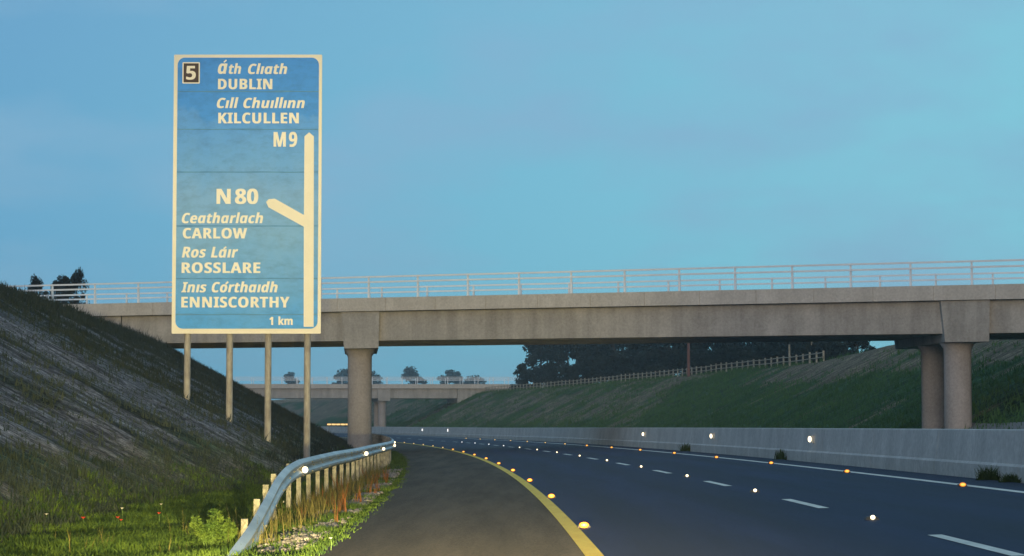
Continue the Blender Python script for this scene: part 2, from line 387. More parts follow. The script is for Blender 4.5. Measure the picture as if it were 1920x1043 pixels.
def terrain_mat():
    m, nt, b = mat('ground_cover'); N, L = nt.nodes.new, nt.links.new
    g = N('ShaderNodeNewGeometry').outputs['Position']
    at_ = N('ShaderNodeAttribute'); at_.attribute_name = 'cover'
    sp = N('ShaderNodeSeparateColor'); L(at_.outputs['Color'], sp.inputs[0])
    def nz(scale, ns, det=6, ro=.65):
        mp = N('ShaderNodeMapping'); mp.inputs['Scale'].default_value = scale; L(g, mp.inputs[0])
        n = N('ShaderNodeTexNoise'); n.inputs['Scale'].default_value = ns; n.inputs['Detail'].default_value = det; n.inputs['Roughness'].default_value = ro
        L(mp.outputs[0], n.inputs['Vector']); return n.outputs[0]
    def ramp(fac, c1, c2, lo, hi):
        r = N('ShaderNodeValToRGB'); L(fac, r.inputs[0]); e = r.color_ramp.elements
        e[0].position, e[0].color, e[1].position, e[1].color = lo, (*c1, 1), hi, (*c2, 1); return r.outputs[0]
    def mix(f, a, c):
        x = N('ShaderNodeMix'); x.data_type = 'RGBA'; L(f, x.inputs[0]); L(a, x.inputs[6]); L(c, x.inputs[7]); return x.outputs[2]
    fine = nz((.35, 1, .35), 3.2, 8, .72)
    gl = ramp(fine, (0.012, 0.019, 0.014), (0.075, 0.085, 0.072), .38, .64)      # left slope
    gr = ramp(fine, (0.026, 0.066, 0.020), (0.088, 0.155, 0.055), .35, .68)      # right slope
    sl = ramp(nz((.5, 1, .5), 2.6, 8, .7), (0.06, 0.056, 0.064), (0.33, 0.305, 0.315), .36, .64)
    sr = ramp(nz((.5, 1, .5), 1.6, 8, .7), (0.11, 0.085, 0.055), (0.32, 0.25, 0.16), .34, .66)
    gg = mix(sp.outputs[1], gl, gr); ss = mix(sp.outputs[1], sl, sr)
    # break the soil edge up
    f = N('ShaderNodeMath'); f.operation = 'MULTIPLY_ADD'; L(nz((.4, 1, .4), 2.2, 6), f.inputs[0]); f.inputs[1].default_value = 1.1
    a2 = N('ShaderNodeMath'); a2.operation = 'ADD'; L(sp.outputs[0], a2.inputs[0]); a2.inputs[1].default_value = -.55; L(a2.outputs[0], f.inputs[2])
    cl = N('ShaderNodeMapRange'); L(f.outputs[0], cl.inputs['Value']); cl.inputs['From Min'].default_value = .15; cl.inputs['From Max'].default_value = .75
    full = mix(cl.outputs[0], gg, ss)
    vg = ramp(fine, (0.020, 0.042, 0.010), (0.055, 0.09, 0.020), .35, .66)
    full = mix(sp.outputs[2], full, vg)
    fg = N('ShaderNodeMapRange'); L(nz((.8, 1, .8), 9.0, 4, .8), fg.inputs['Value'])
    fg.inputs['From Min'].default_value = .42; fg.inputs['From Max'].default_value = .58; fg.inputs['To Min'].default_value = .35; fg.inputs['To Max'].default_value = 1.35
    fm = N('ShaderNodeMix'); fm.data_type = 'RGBA'; fm.blend_type = 'MULTIPLY'; fm.inputs[0].default_value = 1
    L(full, fm.inputs[6]); L(fg.outputs[0], fm.inputs[7]); full = fm.outputs[2]
    sg_ = N('ShaderNodeMapRange'); L(nz((.26, 1, .26), 1.9, 6, .7), sg_.inputs['Value'])
    sg_.inputs['From Min'].default_value = .40; sg_.inputs['From Max'].default_value = .60; sg_.inputs['To Min'].default_value = .42; sg_.inputs['To Max'].default_value = 1.3
    fm2 = N('ShaderNodeMix'); fm2.data_type = 'RGBA'; fm2.blend_type = 'MULTIPLY'; fm2.inputs[0].default_value = 1
    L(full, fm2.inputs[6]); L(sg_.outputs[0], fm2.inputs[7]); full = fm2.outputs[2]
    L(full, b.inputs['Base Color']); b.inputs['Roughness'].default_value = .95; b.inputs['Specular IOR Level'].default_value = .1
    bp = N('ShaderNodeBump'); bp.inputs['Strength'].default_value = .9; bp.inputs['Distance'].default_value = .12
    L(nz((.6, 1, .6), 5, 6), bp.inputs['Height']); L(bp.outputs[0], b.inputs['Normal'])
    return m

def frange(a, b, s):
    r = []
    while a < b - 1e-6: r.append(a); a += s
    return r
def build_ground():
    US = [-900, -500, -260, -140, -80, -55, -42, -36, -32, -29] + frange(-27, -2.85, .35) + [-2.85]
    US += [-1.0, 0, 4, 9, 14, 20.2] + frange(20.6, 42, .6) + [43, 45, 48, 52, 60, 75, 100, 160, 280, 520, 900]
    YS = [-400, -200, -100, -50, -20, 0, 8, 14, 18] + frange(20, 100, .6) + frange(100, 200, 1.4) + frange(200, 440, 3) + frange(440, 800, 12) + [820, 900, 1000, 1200, 1500, 2000, 3000, 4500]
    v, cov = [], []
    for Y in YS:
        for u in US:
            z = ground(u, Y)
            if U_L - .01 <= u <= U_R + .01: z -= .03
            if abs(u) > 120: z += noise.noise((u * .004, Y * .004, 2)) * min(6, (abs(u) - 120) * .02)
            if Y > 800: z = z * max(0, 1 - (Y - 800) / 600) + min(1, (Y - 800) / 600) * (5 + 2 * noise.noise((u * .003, Y * .003, 4)))
            v.append((xc(Y) + u, Y, z))
            vg = 0.0
            if u < U_L: vg = 1 - sstep(-.7, .9, toe_l(Y) - u + .8 * noise.noise((u, Y * .7, 3)))
            dl = toe_l(Y) - u; sv = soil(u, Y)
            if u < U_L and -.6 < dl < 2.2: sv = max(sv, .75 * (1 - abs(dl - .8) / 1.4) + .3 * noise.noise((u * .7, Y * .6, 44)))
            cov.append((sv, 1.0 if u > 0 else .8 * (1 - sstep(1.2, 2.6, dl)), vg, 1))
    n = len(US)
    f = [(j * n + i, j * n + i + 1, (j + 1) * n + i + 1, (j + 1) * n + i) for j in range(len(YS) - 1) for i in range(n - 1)]
    me = bpy.data.meshes.new('ground'); me.from_pydata(v, [], f)
    a = me.color_attributes.new('cover', 'FLOAT_COLOR', 'POINT'); a.data.foreach_set('color', np.array(cov, dtype=np.float32).ravel())
    me.polygons.foreach_set('use_smooth', [True] * len(f)); me.materials.append(terrain_mat())
    o = bpy.data.objects.new('ground', me); COL.objects.link(o); tag(o, kind='structure')
build_ground()

def strip(name, u0, u1, m, dz, y0, y1, step=3.0, kind='structure', parent=None, wob=0.0):
    b = MB(); ys = frange(y0, y1, step) + [y1]; vs = []
    for Y in ys:
        for q, u in enumerate((u0, u1)):
            uu = u + (wob * noise.noise((Y * .9, 4.2 + q, 0)) if q == 0 else 0)
            vs.append((xc(Y) + uu, Y, road_z(uu, Y) + dz))
    b.add(vs, [(2 * i, 2 * i + 1, 2 * i + 3, 2 * i + 2) for i in range(len(ys) - 1)])
    o = b.build(name, m, parent, recalc=False)
    at_ = o.data.attributes.new('lateral', 'FLOAT', 'POINT'); at_.data.foreach_set('value', [u0, u1] * len(ys))
    if kind: tag(o, kind=kind)
    return o
strip('hard_shoulder', U_L, 0.0, M['shoulder'], 0.0, -60, 640, step=.8, wob=.10)
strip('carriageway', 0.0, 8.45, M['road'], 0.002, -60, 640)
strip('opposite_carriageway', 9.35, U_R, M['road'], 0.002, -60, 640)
# painted markings
strip('yellow_edge_line', -.09, .09, M['yellow'], .008, -60, 420, step=2)
strip('white_edge_line', 7.28, 7.47, M['white'], .008, -60, 420, step=2)
strip('opposite_edge_line', 10.2, 10.36, M['white'], .008, -60, 420, step=2)
strip('opposite_shoulder_line', 17.5, 17.66, M['yellow'], .008, -60, 420, step=2)
def lane_line(uc, name):
    b = MB()
    for k in range(-6, 34):
        y0 = 20.9 + 12 * k; ys = (y0, y0 + 2, y0 + 4); vs = []
        for Y in ys:
            for u in (uc - .075, uc + .075): vs.append((xc(Y) + u, Y, road_z(u, Y) + .008))
        b.add(vs, [(0, 1, 3, 2), (2, 3, 5, 4)])
    tag(b.build(name, M['white'], recalc=False), kind='structure')
lane_line(3.68, 'dashed_lane_line'); lane_line(13.9, 'opposite_lane_line')

# ------------------------------------------------------------------ bridges
def make_bridge(label, P0, dv, s0, s1, ztop, grad, piers, abut_l, abut_r, width, post0, post_step, detail, skew):
    d = Vector((dv[0], dv[1], 0)).normalized(); n = Vector((-d.y, d.x, 0)); P0 = Vector(P0)
    def P(s, w, z): return P0 + d * s + n * w + Vector((0, 0, z + ztop - 8.07 + grad * s))
    br = empty('overbridge', P0, label, 'bridge', 'motorway overbridges')
    inv = -P0
    def hexa(b, sa, sb, w0, w1, z0, z1, ka=0, kb=0):     # ka, kb: how far each end is skewed per metre of depth
        q = [P(sa - ka * w0, w0, z0), P(sb - kb * w0, w0, z0), P(sb - kb * w1, w1, z0), P(sa - ka * w1, w1, z0), P(sa - ka * w0, w0, z1), P(sb - kb * w0, w0, z1), P(sb - kb * w1, w1, z1), P(sa - ka * w1, w1, z1)]
        b.hexa([p + inv for p in q])
    # edge copings, cast in lengths with open joints
    for side, (w0, w1) in enumerate(((0, .55), (width - .55, width))):
        b = MB(); s = s0 + (post0 - s0 + 1.2) % post_step
        hexa(b, s0, s - .012, w0, w1, 7.36, 8.07)
        while s < s1:
            e = min(s + post_step, s1); hexa(b, s + .012, e - .012, w0, w1, 7.36, 8.07); s += post_step
        hexa(b, s0, s1, w0 + .03, w1 - .03, 7.40, 8.03)
        o = b.build('coping', M['coping'], br)
    b = MB(); hexa(b, s0, s1, .5, width - .5, 7.42, 7.62); b.build('deck_slab', M['concrete'], br)
    # girders
    gw = [.42, (width - 1) * .25 + .3, (width - 1) * .5 + .2, (width - 1) * .75 + .1, width - 1.02]
    for k, w in enumerate(gw):
        b = MB(); hexa(b, abut_l, abut_r, w, w + .6, 5.79, 7.335, skew, skew); hexa(b, abut_l, abut_r, w - .12 if k else w + .02, w + .72 if k < 4 else w + .58, 5.775, 5.95, skew, skew)
        b.build('girder', M['concrete'], br)
    # diaphragm that closes the underside between the girders
    b = MB(); hexa(b, abut_l, abut_r, 1.1, width - 1.1, 5.80, 7.30, skew, skew); b.build('soffit', M['concrete'], br)
    # abutments with wing walls
    b = MB(); hexa(b, s0 - 3, abut_l - .06, .36, width - .4, 2.5, 7.35, 0, skew); b.build('abutment', M['concrete'], br)
    b = MB(); hexa(b, abut_r + .06, s1 - 1, .36, width - .4, 2.5, 7.35, skew, 0); b.build('abutment', M['concrete'], br)
    # piers
    for (sp_, pd, zoff) in piers:
        pd = Vector((pd[0], pd[1], 0)).normalized(); px = Vector((pd.y, -pd.x, 0))
        L_ = (width - .1) / max(.3, pd.dot(n))
        base = P(sp_, 0, 0) + inv
        dz = ztop - 8.07 + grad * sp_
        def Q(a, l, z): return base + px * a + pd * l + Vector((0, 0, z - base.z + inv.z + dz))
        b = MB()
        # crosshead: face in the plane of the bridge side
        fx = lambda a, l: l + (a * (-d.dot(pd)) / 1.0 if False else 0)
        sk = (d.dot(pd)) / max(.2, d.dot(px))
        def C(a, l, z): return Q(a, l + a * sk, z)
        lo = [(-.86, 5.37), (.99, 5.37), (1.03, 7.34), (-1.03, 7.34)]
        l0, l1 = .18, L_ - .3
        b.hexa([C(lo[0][0], l0, lo[0][1]), C(lo[1][0], l0, lo[1][1]), C(lo[1][0], l1, lo[1][1]), C(lo[0][0], l1, lo[0][1]),
                C(lo[3][0], l0, lo[3][1]), C(lo[2][0], l0, lo[2][1]), C(lo[2][0], l1, lo[2][1]), C(lo[3][0], l1, lo[3][1])])
        b.build('crosshead', M['concrete'], br)
        for l in (1.75, 6.35):
            b = MB(); c = Q(0, l, 0)
            prof = [(5.37, .82), (5.30, .82), (5.10, .68), (4.9, .66)]
            b.tube([(c.x, c.y, z + dz + inv.z) for z, r in prof], [r for z, r in prof], n=28)
            o = b.build('column_head', M['column'], br)
            b = MB(); b.tube([(c.x, c.y, 4.92 + dz + inv.z), (c.x, c.y, 2 + inv.z), (c.x, c.y, -1.2 + inv.z)], .655, n=28)
            b.build('column', M['column'], br)
    # parapets
    for side, w in ((0, .2), (1, width - .25)):
        pr = MB()
        for zz, hh in ((9.20, .09), (8.92, .09)) if detail else ((9.2, .06), (8.85, .06)):
            hexa(pr, s0, s1, w - .03, w + .03, zz - hh / 2, zz + hh / 2)
        par = pr.build('parapet_rail', M['parapet'], br)
        s = s0 + (post0 + (1.6 if side else 0) - s0) % post_step
        while s < s1:
            pb = MB()
            q = [P(s - .05, w + .04, 8.06), P(s + .05, w + .04, 8.06), P(s + .05, w + .19, 8.06), P(s - .05, w + .19, 8.06),
                 P(s - .045, w + .04, 9.26), P(s + .045, w + .04, 9.26), P(s + .045, w + .1, 9.26), P(s - .045, w + .1, 9.26)]
            pb.hexa([p + inv for p in q]); pb.build('parapet_post', M['parapet'], par); s += post_step
    return br
A = math.atan(.492)
dn = (math.cos(A), -math.sin(A))
make_bridge('concrete motorway overbridge with steel railings crossing the road just behind the blue sign', (0, 122, 0), dn, -40, 52, 8.07, -.0051,
            [(-9.1, (-.066, 1), 0), (24.05, (-.063, 1), 0)], -24.7, 41.5, 9.7, -8.73, 3.0, True, .57)
make_bridge('smaller looking distant overbridge seen through the opening below the near bridge', (-21.2, 380, 0), (1, -.02), -62, 34, 7.9, -.001,
            [(0.5, (-.22, 1), 0), (-27, (-.22, 1), 0)], -45, 12.4, 9.7, 1.0, 2.45, False, .24)

# ------------------------------------------------------------------ direction sign
SY = 70.0
def build_sign():
    bl = at(321.5, 626, SY); tr = at(604.8, 102.5, SY)
    x0, x1 = bl.x, at(601.5, 626, SY).x
    z0, z1 = bl.z, tr.z
    org = Vector((x0, SY, z0)); Wd, Ht = x1 - x0, z1 - z0
    sg = empty('direction_sign', org, 'tall blue motorway direction sign with cream border and lettering on four posts', 'road sign')
    def loc(px, py):                          # photograph position -> sign board x, z (corner-pinned to the board)
        p = at(px, py, SY); return p.x - x0, p.z - z0
    # backing board and frame
    def rrect(a0, b0, a1, b1, r, n=7):
        pts = []
        for cx, cz, st in ((a1 - r, b1 - r, 0), (a0 + r, b1 - r, 90), (a0 + r, b0 + r, 180), (a1 - r, b0 + r, 270)):
            for k in range(n + 1):
                t = math.radians(st + 90 * k / n); pts.append((cx + r * math.cos(t), cz + r * math.sin(t)))
        return pts
    b = MB(); b.prism(rrect(0.003, 0.003, Wd - .003, Ht - .003, .03), 0.0, .05); b.build('backing_board', M['frame'], sg)
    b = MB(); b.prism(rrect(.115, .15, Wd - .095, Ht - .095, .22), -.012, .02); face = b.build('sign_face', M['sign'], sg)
    # the plank seams across the face
    b = MB()
    for py in (172, 243, 323, 424, 522.5, 590):
        zz = loc(400, py)[1]
        xs = np.linspace(.12, Wd - .10, 40); vs = []
        for x in xs:
            wv = .012 * noise.noise((x * 1.3, py, 0)); th = .016 + .02 * max(0, noise.noise((x * 1.1, py, 5)))
            vs += [(x, -.0145, zz + wv - th), (x, -.0145, zz + wv + th)]
        b.add(vs, [(2 * i, 2 * i + 2, 2 * i + 3, 2 * i + 1) for i in range(39)])
    b.build('seam', M['seam'], face)
    # route arrow
    pts = [loc(*p) for p in ((569.5, 613), (588, 613), (588.6, 256), (579.8, 248.5), (571, 256), (570, 403.5), (515.5, 372.8), (504, 373.8), (499, 379), (503.5, 389), (569.8, 425.5))]
    b = MB(); b.prism(pts[::-1], -.017, -.0125); b.build('route_arrow', M['frame'], sg)
    # junction number patch
    pa, pb_ = loc(342, 157), loc(375, 117)
    b = MB(); b.prism(rrect(pa[0], pa[1], pb_[0], pb_[1], .03), -.016, -.0125); pt = b.build('number_border', M['letter'], sg)
    b = MB(); b.prism(rrect(pa[0] + .035, pa[1] + .035, pb_[0] - .035, pb_[1] - .035, .01), -.020, -.0165); b.build('number_panel', M['patch'], sg)
    # lettering
    def glyphs(txt, bold, spacing):
        c = bpy.data.curves.new('t', 'FONT'); c.body = txt; c.offset = bold; c.space_character = spacing; c.resolution_u = 4; c.fill_mode = 'FRONT'
        o = bpy.data.objects.new('t', c); COL.objects.link(o)
        dg = bpy.context.evaluated_depsgraph_get(); dg.update()
        me = o.evaluated_get(dg).to_mesh()
        v = np.array([q.co[:] for q in me.vertices]); f = [tuple(p.vertices) for p in me.polygons]
        o.evaluated_get(dg).to_mesh_clear(); bpy.data.objects.remove(o); bpy.data.curves.remove(c)
        return v, f
    def bold(ch):                             # the bold sans cut of a letter or figure
        k = ord(ch)
        if 'A' <= ch <= 'Z': return chr(0x1D5D4 + k - 65)
        if 'a' <= ch <= 'z': return chr(0x1D5EE + k - 97)
        if '0' <= ch <= '9': return chr(0x1D7EC + k - 48)
        return ch
    xh = glyphs(bold('x'), 0, 1)[0][:, 1].max()
    HH = glyphs(bold('H') * 2, 0, 1)[0][:, 0].max()
    cache = {}
    def letter(ch):
        if ch not in cache:
            src = bold({'ɑ': 'd', 'ı': 'i'}.get(ch, ch))
            v, f = glyphs(src, 0, 1); v = v.copy()
            if ch == 'ɑ': v[:, 1] = np.minimum(v[:, 1], xh)          # Irish single-storey a
            if ch == 'ı': f = [q for q in f if min(v[i, 1] for i in q) < xh * .9]; keep = sorted({i for q in f for i in q}); ix = {i: n for n, i in enumerate(keep)}; v = v[keep]; f = [tuple(ix[i] for i in q) for q in f]
            adv = glyphs(bold('H') + src + bold('H'), 0, 1)[0][:, 0].max() - HH
            cache[ch] = (v, f, adv)
        return cache[ch]
    def word(txt, spc):
        V, Fs, x, n = [], [], 0, 0
        for ch in txt:
            if ch in ' ~': x += .36 if ch == ' ' else .12; continue
            v, f, adv = letter(ch); q = v.copy(); q[:, 0] += x; V.append(q); Fs += [tuple(i + n for i in t) for t in f]; n += len(v); x += adv * spc
        V = np.concatenate(V); D = np.zeros(len(V))
        k = len(V); Fs = Fs + [tuple(i + k for i in t) for t in Fs]
        V2 = V.copy(); V2[:, 0] += .045; V = np.concatenate([V, V2]); D = np.concatenate([D, D + .0012])   # second pass thickens the strokes
        return V, Fs, D
    def legend(pieces, y=-.0165, accents=(), m='letter'):
        b = MB()
        for txt, xa, xb, ytop, ybase, ital, _, spc in pieces:
            v, f, dd = word(txt, spc)
            if ital: v[:, 0] += v[:, 1] * .22
            mn, mx_ = v.min(0), v.max(0)
            (ax, az), (bx, bz) = loc(xa, ybase), loc(xb, ytop)
            X = ax + (v[:, 0] - mn[0]) / (mx_[0] - mn[0]) * (bx - ax)
            Z = az + (v[:, 1] - mn[1]) / (mx_[1] - mn[1]) * (bz - az)
            b.add([(p, y + e, q) for p, q, e in zip(X, Z, dd)], f)
        for xa, ya, xb, yb, th in accents:
            p, q = Vector(loc(xa, ya)), Vector(loc(xb, yb)); t = (q - p).normalized() ; nn = Vector((-t.y, t.x)) * th
            b.add([(p.x + nn.x, y, p.y + nn.y), (p.x - nn.x, y, p.y - nn.y), (q.x - nn.x, y, q.y - nn.y), (q.x + nn.x, y, q.y + nn.y)], [(0, 1, 2, 3)])
        return b.build('lettering', M[m], sg, recalc=False)
    B, I = 0, 0
    legend([('5', 349, 367.5, 124, 150, False, .03, 1)], y=-.0235)
    legend([('ɑ', 408.5, 426.8, 119.5, 139, True, .012, 1), ('th', 429, 452.4, 118.8, 139, True, I, 1.05), ('Clıɑth', 465, 538.7, 119, 139.3, True, I, 1.05)], accents=((419.8, 117.3, 424.8, 113.0, .02),))
    legend([('DUBLIN', 408.8, 510.8, 148.2, 167.8, False, B, 1.06)])
    legend([('Cıll Chuıllınn', 406.6, 571.7, 182.8, 203.2, True, I, 1.06)])
    legend([('KILCULLEN', 409.3, 560.5, 211.5, 231.8, False, B, 1.06)])
    legend([('M~9', 513, 557.5, 247.5, 275.7, False, .012, 1)])
    legend([('N~80', 406, 484.5, 354, 383, False, .018, 1)])
    legend([('Ceɑthɑrlɑch', 341, 493.5, 398.5, 419, True, I, 1.06)])
    legend([('CARLOW', 342.8, 463.5, 427.6, 447.6, False, B, 1.06)])
    legend([('Ros Lɑır', 341, 446.8, 463, 483.4, True, I, 1.06)], accents=((419.6, 466.9, 424.2, 463.0, .022),))
    legend([('ROSSLARE', 340.6, 488.3, 492.2, 512.4, False, B, 1.06)])
    legend([('Inıs Corthɑıdh', 340, 520.7, 528, 548.6, True, I, 1.06)], accents=((423.5, 532.6, 428, 528.6, .026),))
    legend([('ENNISCORTHY', 340, 543, 556.6, 577, False, B, 1.06)])
    legend([('1 km', 505, 549, 593.5, 609.5, False, .016, 1)])
    # posts and horizontal stiffeners behind the board
    for px in (349.5, 429, 501.5, 575.2):
        p = at(px, 700, SY); g = gxy(p.x, SY)
        b = MB(); b.tube([(p.x - x0, .17, g - .5 - z0), (p.x - x0, .17, Ht * .97)], .10, n=16); b.build('post', M['signpost'], sg)
    for k in range(6):
        zz = Ht * (k + .5) / 6; b = MB(); b.box(.1, Wd - .1, .052, .12, zz - .04, zz + .04); b.build('stiffener', M['signpost'], sg)
build_sign()

# ------------------------------------------------------------------ concrete median barrier
def barrier():
    o = empty('median_barrier', (xc(40) + 8.9, 40, road_z(8.9, 40)), 'long grey stepped concrete barrier along the far edge of the carriageway', 'barrier')
    prof = [(-.27, -.15), (-.265, .27), (-.215, .32), (-.15, .98), (-.13, 1.0), (.13, 1.0), (.15, .98), (.215, .32), (.265, .27), (.27, -.15)]
    b = MB()
    for Y0 in frange(-40, 560, 7.5):
        fr = []
        for Y in (Y0 + .012, Y0 + 3.75, Y0 + 7.488):
            sl = (xc(Y + .1) - xc(Y - .1)) / .2; nx = Vector((1, -sl, 0)).normalized()
            zb = road_z(8.9, Y); h = 0.93
            fr.append(lambda a, b, Y=Y, nx=nx, zb=zb, h=h: Vector((xc(Y) + 8.9, Y, zb + b * h)) + nx * a - o.location)
        b.sweep(prof, fr)
    b.build('barrier_body', M['barrier'], o)
    for Y in (66.5, 88.5, 111.5, 238, 262):
        b = MB(); x = xc(Y) + 8.9 - .225; z = road_z(8.9, Y) + .62; far = Y > 200
        hh = .085 if not far else .16
        b.box(x - .02 - o.location.x, x + .06 - o.location.x, Y - .01 - o.location.y, Y + .05 - o.location.y, z - hh - .02 - o.location.z, z + hh + .02 - o.location.z)
        br = b.build('reflector', M['barrier'], o)
        b = MB(); w = .1 if not far else .09
        b.prism([(x - .03 - w / 2 - o.location.x + math.cos(t) * w / 2, z - o.location.z + math.sin(t) * hh) for t in np.linspace(0, 2 * math.pi, 14)[:-1]], Y - .03 - o.location.y, Y - .012 - o.location.y)
        b.build('lens', M['lens'] if not far else M['lensw'], br)  # unlit reflector; its emission imitates returned headlamp light
barrier()

# ------------------------------------------------------------------ guardrails
def guardrail(label, ufun, zfun, y0, y1, posts, refl, face=1):
    x_, z_ = xc(y0) + ufun(y0), zfun(y0)
    o = empty('guardrail', (x_, y0, 0), label, 'guardrail', 'steel guardrails')
    O = o.location
    # double wave section: a = out towards the road, b = down from the top
    prof = [(0, .155), (.05, .125), (.08, .10), (.08, .06), (.05, .035), (.0, 0.0), (.05, -.035), (.08, -.06), (.08, -.10), (.05, -.125), (0, -.155)]
    inner = [(a - .012, b_) for a, b_ in prof[::-1]]
    fr = []
    for Y in frange(y0, y1, .75) + [y1]:
        sl = (xc(Y + .1) + ufun(Y + .1) - xc(Y - .1) - ufun(Y - .1)) / .2; nx = Vector((1, -sl, 0)).normalized() * face
        fr.append(lambda a, b, Y=Y, nx=nx: Vector((xc(Y) + ufun(Y), Y, zfun(Y) - .155 + b)) + nx * a - O)
    b = MB(); b.sweep(prof + inner, fr, smooth=False); b.build('rail_beam', M['rail'], o)
    for Y, up in posts:
        b = MB(); x = xc(Y) + ufun(Y) - .02 * face - O.x; g = gxy(x + O.x, Y)
        x0, x1 = sorted((x - .02 * face, x - .10 * face))
        zt = zfun(Y) + up
        b.box(x0, x1, Y - .012 - O.y, Y + .07 - O.y, g - .4, zt); b.box(x0 + .053 * (face < 0), x0 + .012 + .053 * (face < 0), Y + .07 - O.y, Y + .13 - O.y, g - .4, zt - .02)
        b.build('post', M['railpost'], o)
    bm_ = MB()
    for Y, up in posts:
        if Y > 75: continue
        x = xc(Y) + ufun(Y) - O.x; z = zfun(Y) - .155
        bm_.ball((x + .012 * face, Y - O.y, z), .018, .022, .022, 8, 4)
        for q in (-.11, .11): bm_.ball((x + .078 * face, Y + 1.0 - O.y, z + q * .75), .012, .016, .016, 6, 4)
    if bm_.v: bm_.build('bolt', M['railpost'], o)
    for Y, r, m in refl:
        sl = (xc(Y + .1) + ufun(Y + .1) - xc(Y - .1) - ufun(Y - .1)) / .2
        x = xc(Y) + ufun(Y) + .1 - O.x; z = zfun(Y) - .17
        b = MB(); b.box(x - .1, x + .012, Y - .004 - O.y, Y + .02 - O.y, z - .05, z + .05); k = b.build('reflector', M['stud'], o)
        b = MB(); b.ball((x + .02, Y - .03 - O.y, z), r, .025, r * 1.1, 14, 8); b.build('lens', M[m], k)  # emission stands in for the headlamp beam reflected off the rail marker
def ul(Y): return -3.85 - .37 * sstep(26, 39, Y) + .32 * sstep(40, 62, Y) + .5 * sstep(60, 88, Y)
def zl(Y): return float(np.interp(Y, [23, 26, 30, 34.5, 38, 40.5, 50, 60, 400], [-.40, -.06, .24, .50, .64, .70, .74, .73, .72]))
guardrail('grey steel crash barrier with ramped end rising out of the grass on the left verge', ul, zl, 24.2, 170,
          [(Y, .0 + .05 * (1 - sstep(29, 40, Y))) for Y in (28.4, 30.8, 33.2, 35.6)] + [(Y, -.02) for Y in frange(39.4, 84, 2.3)] + [(Y, -.01) for Y in frange(84, 168, 2.66)],
          [(40.5, .052, 'lens'), (61, .05, 'lens'), (73, .045, 'lens'), (85, .042, 'lens'), (100, .04, 'lens')])
guardrail('short grey crash barrier peeping over the concrete median wall on the far side', lambda Y: 19.6, lambda Y: road_z(19.6, Y) + .12 + .42 * min(1, max(0, Y - 112) / 10, 1) * min(1, max(0, 146 - Y) / 8), 112, 146,
          [(Y, -.02) for Y in frange(114, 145, 2)], [], face=-1)

# ------------------------------------------------------------------ road studs
def stud(mcol, r=.06, rz=.036):  # no lamp inside: the lens glow imitates retroreflected headlamp light
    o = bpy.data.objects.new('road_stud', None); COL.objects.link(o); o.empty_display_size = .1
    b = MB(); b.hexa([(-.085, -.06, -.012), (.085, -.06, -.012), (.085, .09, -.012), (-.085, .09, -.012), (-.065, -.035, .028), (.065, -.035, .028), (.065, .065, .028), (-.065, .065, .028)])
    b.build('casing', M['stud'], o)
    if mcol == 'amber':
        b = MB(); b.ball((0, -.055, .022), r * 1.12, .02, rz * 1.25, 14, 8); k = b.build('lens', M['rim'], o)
        b = MB(); b.ball((0, -.066, .022), r * .84, .02, rz * .84, 14, 8); b.build('glowing_core', M['amber'], k)
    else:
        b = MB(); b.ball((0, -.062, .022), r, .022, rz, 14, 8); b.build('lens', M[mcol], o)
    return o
def studs(u, mcol, mfar, y0, n, fmt, group, grow=True):
    near, far_ = (stud(mcol, .052, .029), stud(mfar, .042, .026)) if mcol == 'amber' else (stud(mcol, .030, .027), stud(mfar, .036, .028))
    usedn = usedf = False
    for k in range(n):
        Y = y0 + 12 * k
        if Y < 130: o = near if not usedn else copy_tree(near); usedn = True
        else: o = far_ if not usedf else copy_tree(far_); usedf = True
        o.location = (xc(Y) + u, Y, road_z(u, Y) + .014)
        o.rotation_euler.z = math.atan(-(0.0043 - .0006 * Y)) * -1 * -1
        tag(o, fmt.format(ORD[k] if k else 'nearest'), 'road stud', group)
    if not usedf:
        for c in list(far_.children): bpy.data.objects.remove(c)
        bpy.data.objects.remove(far_)
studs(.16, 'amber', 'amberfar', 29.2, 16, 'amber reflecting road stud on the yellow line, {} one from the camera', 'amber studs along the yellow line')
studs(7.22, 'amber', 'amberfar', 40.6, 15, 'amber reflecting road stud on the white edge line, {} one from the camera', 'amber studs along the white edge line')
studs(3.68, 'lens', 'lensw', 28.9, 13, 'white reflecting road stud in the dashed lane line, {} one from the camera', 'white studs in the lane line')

# ------------------------------------------------------------------ reflective strip far away on the barrier
def far_strip():
    a, c = at(613, 797.6, 342), at(664, 794.4, 342)
    o = empty('marker_board', (a.x, 342, a.z), 'long thin glowing amber reflective strip at road level left of the bridge column', 'marker board')
    w, h = c.x - a.x, c.z - a.z
    b = MB(); b.prism([(-.15, -.06), (w + .15, -.06), (w + .15, h + .06), (-.15, h + .06)], .03, .1); b.build('board', M['stud'], o)
    n = 6
    for k in range(n):
        b = MB(); x = w * k / n
        b.prism([(x + .04, .02), (x + w / n - .04, .02), (x + w / n - .04, h - .02), (x + .04, h - .02)], -.02, .028); b.build('reflector_panel', M['amberfar'], o)  # panels emit to imitate reflected headlamp light
    for x in (.3, w - .3):
        b = MB(); b.box(x - .05, x + .05, .1, .2, -1.6, h); b.build('post', M['railpost'], o)
far_strip()

